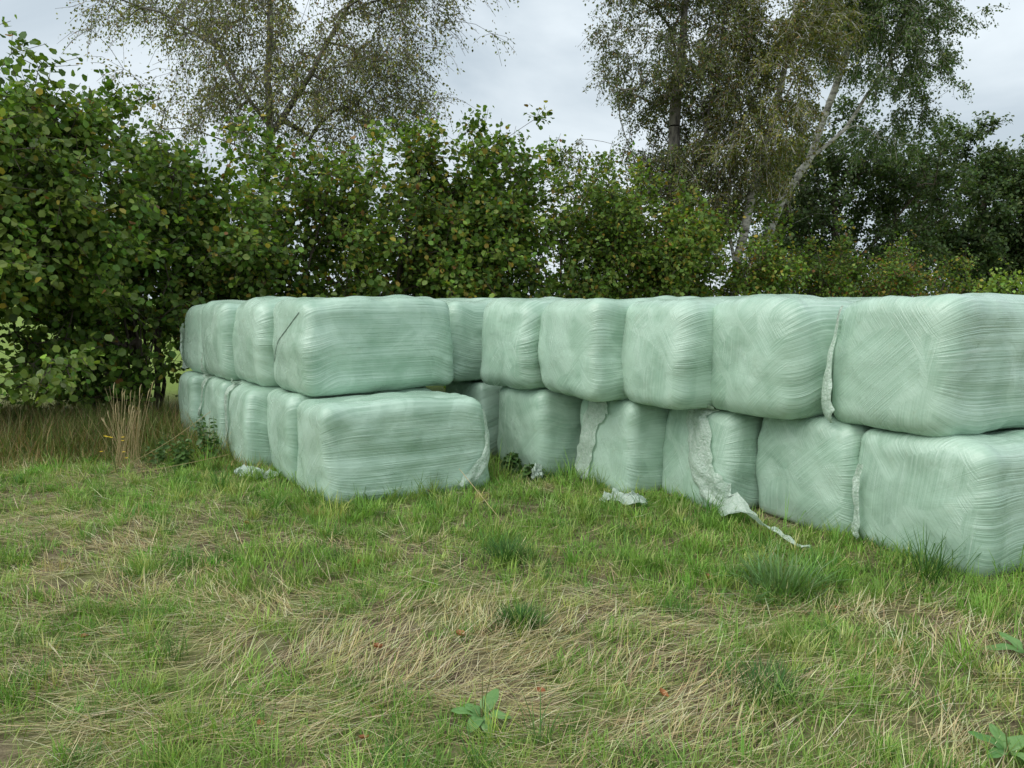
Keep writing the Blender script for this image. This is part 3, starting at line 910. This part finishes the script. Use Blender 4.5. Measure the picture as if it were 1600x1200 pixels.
tree('ash_tree', 'dark layered tree standing alone beyond the low yellow tinged bush', 'tree', (15.6, 26, 0),
     [[(15.6, 26, -.1), (15.6, 26, 3), (15.5, 26, 5.5), (15.2, 26, 7.3)], [(15.6, 26, 2), (14, 25.8, 3.4), (13.2, 25.6, 4.6)], [(15.6, 26, 2.2), (17, 25.8, 3.6), (18, 25.6, 4.6)]],
     [(15.1, 26, 6.2, 1.7, 1.4, 1.2), (15.6, 26, 4.6, 2.6, 1.8, 1.2), (16.2, 25.8, 2.9, 2.9, 1.8, 1.5), (14.0, 25.8, 4.9, 1.2, 1.2, 1.1), (16.4, 25.8, 5.5, 1.0, 1.1, .8)],
     560, 206, M_BARK, 0.15, (17, 0.132, False), (6, 0.6, 0.0, 0.8), DARK, (5, 4, 1.2), thr=-.2, clump=0.1)

# ------------------------------------------------------------------ grass
RECT = []
for k, (root, L, w, h) in BALES.items():
    if k[1] == 'L': RECT.append((root.location.x, root.location.y, root.rotation_euler.z, L / 2, w / 2))


def bale_dist(x, y):
    out = np.full(len(x), 99.0)
    for cx, cy, a, hl, hw in RECT:
        dx, dy = x - cx, y - cy
        u = np.abs(dx * math.cos(a) + dy * math.sin(a)) - hl
        v = np.abs(-dx * math.sin(a) + dy * math.cos(a)) - hw
        d = np.sqrt(np.maximum(u, 0) ** 2 + np.maximum(v, 0) ** 2) + np.minimum(np.maximum(u, v), 0)
        out = np.minimum(out, d)
    return out


STRAW = [(1.95, 3.98, .42, .20), (-0.33, 3.85, .38, .22), (-0.95, 3.48, .36, .20), (-2.40, 4.28, .40, .20), (-1.21, 4.05, .30, .14), (-1.75, 2.62, .34, .2),
         (0.45, 4.05, .26, .12), (0.55, 3.62, .4, .13), (-0.17, 3.25, .3, .15), (1.62, 2.75, .4, .16), (2.1, 3.5, .3, .14), (0.5, 2.72, .4, .12), (1.0, 3.05, .3, .1),
         (-2.3, 5.0, .4, .12), (0.1, 3.0, .3, .15), (-3.4, 5.6, .6, .15), (-0.9, 5.0, .35, .1)]
LUSH = [(1.35, 4.55, .8, .45), (0.75, 5.4, .9, .5), (2.2, 4.4, .5, .25), (-2.0, 6.4, .6, .5), (-0.2, 5.9, .9, .45), (-1.4, 4.55, .5, .2), (0.05, 4.6, .5, .2), (-1.0, 5.55, .6, .25), (1.55, 3.55, .35, .15)]


def straw_mask(x, y):
    m = 0.385 + 0.20 * noise2(x, y, 1.15, 21) + 0.40 * noise2(x, y, 3.6, 22) + 0.40 * noise2(x, y, 8.5, 23)
    for sx, sy, rx, ry in STRAW:
        m = m + 0.42 * np.exp(-((x - sx) / rx) ** 2 - ((y - sy) / ry) ** 2)
    for sx, sy, rx, ry in LUSH:
        m = m - 0.45 * np.exp(-((x - sx) / rx) ** 2 - ((y - sy) / ry) ** 2)
    m = m - 0.55 * np.exp(-np.maximum(bale_dist(x, y), 0) / 0.35)
    return np.clip(m - 0.02 * np.maximum(y - 4.5, 0), 0, 1)


def bare(x, y):
    b = np.zeros(len(x), bool)
    for mx, my, mr, mh in MOUNDS:
        b |= ((x - mx) / (mr * .75)) ** 2 + ((y - my) / (mr * .6)) ** 2 < 1 + .6 * noise2(x, y, 14, 51)
    for mx, my, mr in [(-0.115, 2.84, .075), (1.77, 2.6, .07), (2.36, 3.4, .08)]:
        b |= (x - mx) ** 2 + (y - my) ** 2 < mr ** 2
    return b & (rng.uniform(0, 1, len(x)) < .88)


def hidden(x, y):
    a = x * .885 + y * .465
    e = -x * .465 + y * .885
    return ((e > 2.5) & (a > 4.45 - (e - 2.58) * .24 + .2)) | bare(x, y)


def scatter(n, y0=2.25, y1=11.0, pw=1.2):
    y = y0 + (y1 - y0) * rng.uniform(0, 1, n) ** pw
    x = rng.uniform(-1, 1, n) * (0.70 * y + 1.9)
    k = (np.abs(x) < .70 * y + .4) | (rng.uniform(0, 1, n) < .5)
    return x[k], y[k]


def blades(x, y, length, width, az, lean, curl, col, zoff=0.0, hug=False):
    """curved tapering blades: five vertices each"""
    n = len(x)
    g0 = gh(x, y) + zoff
    dx, dy = np.cos(az), np.sin(az)
    px, py = -dy, dx
    pts = []
    for t in (0.0, 0.5, 1.0):
        th = lean + curl * t
        hx = length * t * np.sin(lean + curl * t * .6)
        hz = length * t * np.cos(lean + curl * t * .6)
        X_, Y_ = x + dx * hx, y + dy * hx
        pts.append((X_, Y_, (gh(X_, Y_) + zoff if hug else g0) + np.maximum(hz, 0.004)))
    V = np.zeros((n, 5, 3), np.float32)
    for k, (t, wf) in enumerate(((0, .8), (1, 1.0))):
        X, Y, Z = pts[t]
        V[:, 2 * k] = np.stack([X - px * width * wf / 2, Y - py * width * wf / 2, Z], 1)
        V[:, 2 * k + 1] = np.stack([X + px * width * wf / 2, Y + py * width * wf / 2, Z], 1)
    V[:, 4] = np.stack(pts[2], 1)
    b = np.arange(n)[:, None] * 5
    return V.reshape(-1, 3), b + np.array([[0, 1, 3, 2]]), b + np.array([[2, 3, 4]]), col


def blade_object(name, parts, parent=None, origin=None):
    V, Q, T, C, off = [], [], [], [], 0
    for v, q, t, c in parts:
        V.append(v); Q.append(q + off); T.append(t + off); C.append(c); off += len(v)
    C = np.concatenate(C)
    V = np.concatenate(V)
    if origin is not None: V = V - np.array(origin)
    return mesh_np(name, V, [np.concatenate(Q), np.concatenate(T)], M_BLADE, parent, facecol=np.concatenate([C, C]))


GREEN = [(0.155, 0.30, 0.044), (0.215, 0.385, 0.064), (0.30, 0.44, 0.10), (0.095, 0.215, 0.036), (0.42, 0.46, 0.16)]
DRY = [(0.60, 0.53, 0.29), (0.72, 0.66, 0.42), (0.44, 0.36, 0.19), (0.27, 0.20, 0.11), (0.46, 0.47, 0.19)]

# green blades in small tufts
nt_ = 7800
tx, ty = scatter(nt_ * 2)
keep = (bale_dist(tx, ty) > -0.04) & ~hidden(tx, ty)
tx, ty = tx[keep], ty[keep]
sm = straw_mask(tx, ty)
keep = rng.uniform(0, 1, len(tx)) > sm * 1.05
tx, ty, sm = tx[keep], ty[keep], sm[keep]
per = rng.integers(8, 40, len(tx))
idx = np.repeat(np.arange(len(tx)), per)
idx = idx[rng.permutation(len(idx))][:162000]
off = rng.normal(0, 1, (len(idx), 2)) * rng.uniform(.018, .055, len(tx))[idx][:, None]
x = tx[idx] + off[:, 0]; y = ty[idx] + off[:, 1]
tall = rng.gamma(4, 1 / 4, len(tx))[idx]
bd = np.maximum(bale_dist(x, y), 0)
ln = (0.056 + 0.022 * np.exp(-bd / .35) + 0.03 * (1 - sm[idx])) * tall * rng.uniform(.6, 1.3, len(x))
az = np.arctan2(off[:, 1], off[:, 0]) + rng.normal(0, .9, len(x))
wd = (0.0026 + 0.00042 * y) * rng.uniform(.7, 1.3, len(x))
tint = pick_colors(len(tx), rng, GREEN, (4, 5, 3, 2, 1.2), .12)[idx] * (1 + .14 * rng.normal(size=(len(x), 1)))
green1 = blades(x, y, ln, wd, az, rng.uniform(.05, .55, len(x)), rng.uniform(0.1, 1.1, len(x)), np.clip(tint, .02, .8))
# loose single green blades
x, y = scatter(104000)
k = (bale_dist(x, y) > -0.03) & ~hidden(x, y) & (rng.uniform(0, 1, len(x)) > straw_mask(x, y) * .95)
x, y = x[k], y[k]
green2 = blades(x, y, rng.uniform(.03, .10, len(x)), (0.0026 + 0.00042 * y) * rng.uniform(.6, 1.2, len(x)), rng.uniform(0, 6.28, len(x)),
                rng.uniform(.1, 1.0, len(x)), rng.uniform(0, 1.0, len(x)), pick_colors(len(x), rng, GREEN, (4, 4, 4, 2, 2), .2))
tag(blade_object('grass', [green1, green2]), 'short uneven green meadow grass', None, None, 'stuff')
# dry thatch: bleached blades lying in swirls
x, y = scatter(250000)
sm = straw_mask(x, y)
k = (bale_dist(x, y) > 0.0) & ~hidden(x, y) & (rng.uniform(0, 1, len(x)) < (0.10 + 0.80 * sm) * np.clip(.72 + .75 * noise2(x, y, 5.5, 35) + .3 * noise2(x, y, 15, 36), .12, 1))
x, y, sm = x[k], y[k], sm[k]
flow = 1.2 * noise2(x, y, .9, 31) + 1.1 * noise2(x, y, 2.3, 32) + 0.7 * noise2(x, y, 6.0, 33) + rng.normal(0, .42, len(x)) + (rng.uniform(0, 1, len(x)) < .45) * math.pi
lie = rng.uniform(0, 1, len(x)) < .80
lean = np.where(lie, rng.uniform(1.25, 1.56, len(x)), rng.uniform(.2, 1.0, len(x)))
dcol = pick_colors(len(x), rng, DRY, (4, 4, 2.4, 1.2, 2.6), .18)
dry1 = blades(x, y, rng.uniform(.08, .27, len(x)) * np.where(lie, 1, .6), (0.0018 + 0.00036 * y) * rng.uniform(.7, 1.3, len(x)), flow, lean,
              rng.uniform(-.15, .35, len(x)), dcol, zoff=rng.uniform(0.0, .034, len(x)), hug=True)
tag(blade_object('dry_grass', [dry1]), 'bleached dry grass lying flat between the green tufts', None, None, 'stuff')
# long rank grass along the foot of the hedge
x = rng.uniform(-8.2, -2.2, 30000); y = rng.uniform(6.9, 10.2, 30000)
edge = 7.35 + .35 * noise2(x, y, .8, 41) + np.maximum(-3.6 - x, 0) * 0.16 - np.maximum(x + 3.4, 0) * .3
k = (bale_dist(x, y) > 0.03) & (y > edge) & (x < -1.9 - (y - 6.7) * .6)
x, y = x[k], y[k]
hgt_ = np.clip((y - edge[k]) / .5, .35, 1)
rank = blades(x, y, hgt_ * rng.uniform(.18, .55, len(x)), rng.uniform(.004, .0075, len(x)), rng.uniform(0, 6.28, len(x)), rng.uniform(.05, .6, len(x)),
              rng.uniform(.1, 1.2, len(x)), pick_colors(len(x), rng, [(0.17, 0.22, 0.05), (0.12, 0.20, 0.04), (0.36, 0.27, 0.12), (0.48, 0.39, 0.20), (0.28, 0.19, 0.09)], (4, 3, 2.2, 1.3, 1.5), .2))
tag(blade_object('tall_grass', [rank]), 'rank brownish grass along the foot of the hedge', None, None, 'stuff')


def tuft(px, py, n, r, ln0, ln1, w, cols, seed, label, lean=.55):
    rg = np.random.default_rng(seed)
    o = rg.normal(0, 1, (n, 2)) * r * .55
    z = float(gh(px, py)[0])
    root = empty('grass_tuft', (px, py, z))
    tag(root, label, 'grass tuft', 'grass tufts that stand out of the meadow')
    az = np.arctan2(o[:, 1], o[:, 0]) + rg.normal(0, .7, n)
    dist = np.linalg.norm(o, axis=1) / r
    p = blades(px + o[:, 0], py + o[:, 1], rg.uniform(ln0, ln1, n), np.full(n, w) * rg.uniform(.7, 1.2, n), az, np.clip(.1 + dist * lean, 0, 1.1) * rg.uniform(.5, 1.3, n),
               rg.uniform(.1, 1.0, n), pick_colors(n, rg, cols, [1] * len(cols), .15))
    tag(blade_object('blade_bunch', [p], root, (px, py, z)), kind='stuff')


DG = [(0.05, 0.13, 0.028), (0.07, 0.17, 0.035), (0.10, 0.21, 0.045)]
BG = [(0.14, 0.26, 0.09), (0.18, 0.31, 0.12), (0.12, 0.22, 0.06)]
tuft(0.05, 3.74, 420, .10, .07, .15, .0045, DG, 1, 'dense dark green grass tuft among the flattened straw')
tuft(1.50, 4.18, 260, .16, .15, .34, .008, BG, 2, 'tall blue green grass tuft with broad arching blades', .7)
tuft(2.46, 4.42, 90, .12, .18, .40, .007, DG, 3, 'tall thin grass tuft against the end of the front bottom bale', .45)
tuft(-0.02, 4.75, 260, .10, .10, .22, .005, DG, 4, 'dark grass tuft in the lush grass before the gap between stacks')
tuft(1.05, 3.0, 260, .12, .08, .18, .0045, DG, 5, 'dark rounded grass tuft above a swirl of bleached straw')

# ------------------------------------------------------------------ small plants
def leaf_blade(name, parent, length, width, rz, pitch, bend, mat, rib=.004, ny=6, nx=9, off=(0, 0, 0), wavy=.0):
    U, W = np.meshgrid(np.linspace(0, 1, nx), np.linspace(-1, 1, ny), indexing='ij')
    u, w = U.ravel(), W.ravel()
    prof = np.sin(np.pi * np.clip(u * .86 + .10, 0, 1)) ** .75 * np.clip(u / .22, .16, 1)
    half = width / 2 * prof
    X = length * u
    Yy = half * w
    Z = np.abs(w) * half * .32 - bend * length * u ** 2 + rib * np.cos(w * math.pi * 3) + wavy * np.sin(u * 11 + w * 3) * np.abs(w)
    c, s = math.cos(pitch), math.sin(pitch)
    X, Z = X * c - Z * s, X * s + Z * c
    V = np.stack([X * math.cos(rz) - Yy * math.sin(rz), X * math.sin(rz) + Yy * math.cos(rz), Z], 1) + np.array(off)
    ii = (np.arange(nx - 1)[:, None] * ny + np.arange(ny - 1)[None]).ravel()
    return mesh_np(name, V, np.stack([ii, ii + 1, ii + 1 + ny, ii + ny], 1), mat, parent, smooth=True)


def stalk(name, parent, pts, r, mat, k=5):
    P = np.array(pts, float)
    rr = np.linspace(r, r * .55, len(P))
    v, f = tubes(P[:-1], P[1:], rr[:-1], rr[1:], k)
    return mesh_np(name, v, f, mat, parent, smooth=True)


def plantain(x, y, leaves_, stalks_, label):
    root = empty('plantain_plant', (x, y, float(gh(x, y)[0]) + .03))
    tag(root, label, 'plant', 'broad leaved weeds in the meadow')
    for (L, w, rz, p, b) in leaves_:
        leaf_blade('leaf', root, L, w, math.radians(rz), p, b, M_PLANTAIN, wavy=.004, off=(.008 * math.cos(math.radians(rz)), .008 * math.sin(math.radians(rz)), .01))
    for (dx, dy, hgt) in stalks_:
        stalk('seed_stalk', root, [(0, 0, 0), (dx * .35, dy * .35, hgt * .5), (dx, dy, hgt)], .0028, M_STALK)


plantain(-0.115, 2.84, [(.11, .062, 172, .45, .35), (.12, .066, 62, .75, .3), (.10, .056, -8, .35, .35), (.085, .06, -118, .3, .5), (.08, .05, -72, .2, .5), (.06, .022, 30, .9, .2), (.075, .05, 146, .6, .3)],
         [(.0, .02, .17), (.035, .03, .165)], 'broadleaf plantain rosette with two upright seed stalks')
plantain(1.77, 2.60, [(.12, .055, 150, .6, .3), (.10, .05, 95, .8, .3), (.11, .06, 30, .5, .3), (.09, .05, 200, .4, .4), (.08, .04, -60, .4, .4)], [(-.02, .02, .13)],
         'leafy plantain beside bleached straw, with one short seed stalk')
plantain(2.36, 3.40, [(.16, .07, 165, .35, .4), (.13, .06, 110, .6, .3), (.12, .06, 20, .5, .3)], [], 'low broad leaved weed without stalks past the dry swirl')
for i, (x, y) in enumerate([(-0.63, 3.46), (-0.25, 3.59), (-0.55, 2.70), (0.12, 3.07), (-0.96, 2.80), (1.14, 4.36), (1.70, 3.90), (-2.05, 3.55), (0.62, 3.02), (-1.9, 5.4), (2.28, 4.1), (-0.93, 4.6)]):
    rg = np.random.default_rng(500 + i)
    U, W = np.meshgrid(np.linspace(0, 1, 6), np.linspace(-1, 1, 5), indexing='ij')
    u, w = U.ravel(), W.ravel()
    s = rg.uniform(.035, .055)
    half = s * .4 * np.sin(math.pi * (u * .9 + .06)) ** .7
    V = np.stack([s * (u - .5), half * w, .35 * s * w ** 2 * rg.uniform(.3, 1) + .5 * s * (u - .5) ** 2 + .08 * s * np.sin(u * 9 + w * 4)], 1)
    ii = (np.arange(5)[:, None] * 5 + np.arange(4)[None]).ravel()
    o = mesh_np('fallen_leaf', V, np.stack([ii, ii + 1, ii + 6, ii + 5], 1), M_FALLEN, smooth=True)
    o.location = (x, y, float(gh(x, y)[0]) + .03)
    o.rotation_euler = (rg.uniform(-.4, .4), rg.uniform(-.4, .4), rg.uniform(0, 6.28))
    tag(o, 'small curled rusty brown leaf fallen on the meadow', 'fallen leaf', 'fallen leaves on the meadow')


def herb(name, x, y, hgt, n, seed, label, group, leaf=.06, mat=None, wide=.45):
    rg = np.random.default_rng(seed)
    z = float(gh(x, y)[0])
    root = empty(name, (x, y, z))
    tag(root, label, 'plant', group)
    P, D, N_, S_ = [], [], [], []
    for k in range(n):
        a = rg.uniform(0, 6.28); l_ = rg.uniform(.05, .4) * hgt; hh = hgt * rg.uniform(.6, 1)
        tip = np.array([math.cos(a) * l_, math.sin(a) * l_, hh])
        bx_ = np.array([math.cos(a) * .04, math.sin(a) * .04, 0])
        pts = [bx_ + (tip - bx_) * t for t in (0, .35, .7, 1)]
        stalk('stem', root, pts, .004, M_STALK, 4)
        m = int(hh / .028)
        for j in range(m):
            t = (j + 1.5) / (m + 1.5)
            for sgn in (0, math.pi):
                th = j * 1.57 + sgn + a
                P.append(bx_ + (tip - bx_) * min(t, 1)); D.append([math.cos(th + rg.normal(0, .35)), math.sin(th + rg.normal(0, .35)), -.45 + rg.normal(0, .25)])
                N_.append([rg.normal(0, .45), rg.normal(0, .45), 1]); S_.append(leaf * (1.2 - .65 * t) * rg.uniform(.8, 1.2))
    T = T_BROAD.copy(); T[:, 1] *= wide / .43
    v, f = leaf_arrays(np.array(P), np.array(D), np.array(N_), np.array(S_), T, F_BROAD)
    mesh_np('foliage', v, f, M_NETTLE, root)


NG = 'weeds at the foot of the bales'
herb('nettle_plant', -2.98, 7.55, .62, 3, 61, 'tall dark nettle standing against the bottom bales of the short stack', NG, .075, wide=.34)
herb('nettle_plant', -3.22, 7.45, .38, 5, 62, 'bushy nettle clump beside the tall dark nettle', NG, .07, wide=.36)
herb('nettle_plant', -3.52, 7.62, .32, 4, 63, 'bushy nettle clump between the dry stems and the other nettles', NG, .065, wide=.36)
herb('leafy_weed', -0.02, 7.15, .24, 11, 64, 'low broad leaved weed in the gap between the two stacks', NG, .10, wide=.5)
herb('leafy_weed', 0.2, 6.92, .18, 8, 65, 'small weed beside the tiny film scrap between the stacks', NG, .085, wide=.5)

# clump of tall dry stems with seed heads, yellow flowers in it
rg = np.random.default_rng(77)
root = empty('dry_stem_clump', (-3.80, 7.45, float(gh(-3.80, 7.45)[0])))
tag(root, 'clump of tall bleached dry stems with seed heads before the hedge', 'dry plant')
for k in range(46):
    a = rg.uniform(0, 6.28); r0 = rg.uniform(0, .16); hh = rg.uniform(.45, .82)
    b0 = np.array([math.cos(a) * r0, math.sin(a) * r0 * .6, 0])
    ln_ = np.array([rg.normal(.05, .13), rg.normal(0, .10), hh])
    pts = [b0, b0 + ln_ * .5 + rg.normal(0, .008, 3), b0 + ln_]
    st_ = stalk('stem', root, pts, .0024, M_STRAW, 4)
    if k % 2 == 0:
        q = np.array([pts[2] - ln_ * .10, pts[2], pts[2] + ln_ * .05 + np.array([.01, 0, 0])])
        v, f = tubes(q[:-1], q[1:], np.array([.002, .005]), np.array([.005, .0015]), 5)
        mesh_np('seed_head', v, f, M_STRAW, st_, smooth=True)
root = empty('yellow_wildflower', (-3.80, 7.30, float(gh(-3.80, 7.30)[0])))
tag(root, 'small yellow flowered wildflower in front of the dry stem clump', 'flower')
for k in range(9):
    fx, fy, fz = rg.uniform(-.14, .12), rg.uniform(-.06, .05), rg.uniform(.1, .36)
    stm = stalk('stem', root, [(0, 0, 0), (fx * .6, fy * .6, fz * .6), (fx, fy, fz)], .0022, M_STALK, 4)
    th = np.arange(8) * math.pi / 4
    ring = np.stack([np.cos(th) * .017, np.sin(th) * .017, np.full(8, .006)], 1)
    V = np.concatenate([[[0, 0, 0]], ring]) + np.array([fx, fy, fz])
    F = np.array([[0, i + 1, (i + 1) % 8 + 1] for i in range(8)])
    mesh_np('flower_head', V, F, M_PETAL, stm)
# a few long bent dead stalks lying at the weeds
for i, (p0, p1, p2) in enumerate([((-3.55, 7.05, .03), (-3.1, 7.15, .10), (-2.72, 7.32, .16)), ((-3.75, 7.0, .03), (-3.35, 7.3, .25), (-2.95, 7.5, .55)), ((-0.05, 5.45, .02), (-0.22, 5.75, .14), (-0.42, 6.05, .3))]):
    C = catmull([p0, p1, p2], 9)
    v, f = tubes(C[:-1], C[1:], np.full(8, .0026), np.full(8, .002), 5)
    o = mesh_np('dead_stalk', v - np.array(p0), f, M_STRAW, smooth=True)
    o.location = p0
    tag(o, ['dry dead stalk lying low before the nettles', 'dry dead stalk slanting up through the nettles', 'single dry stalk leaning in the grass before the gap'][i], 'dry stalk', 'dead stalks')
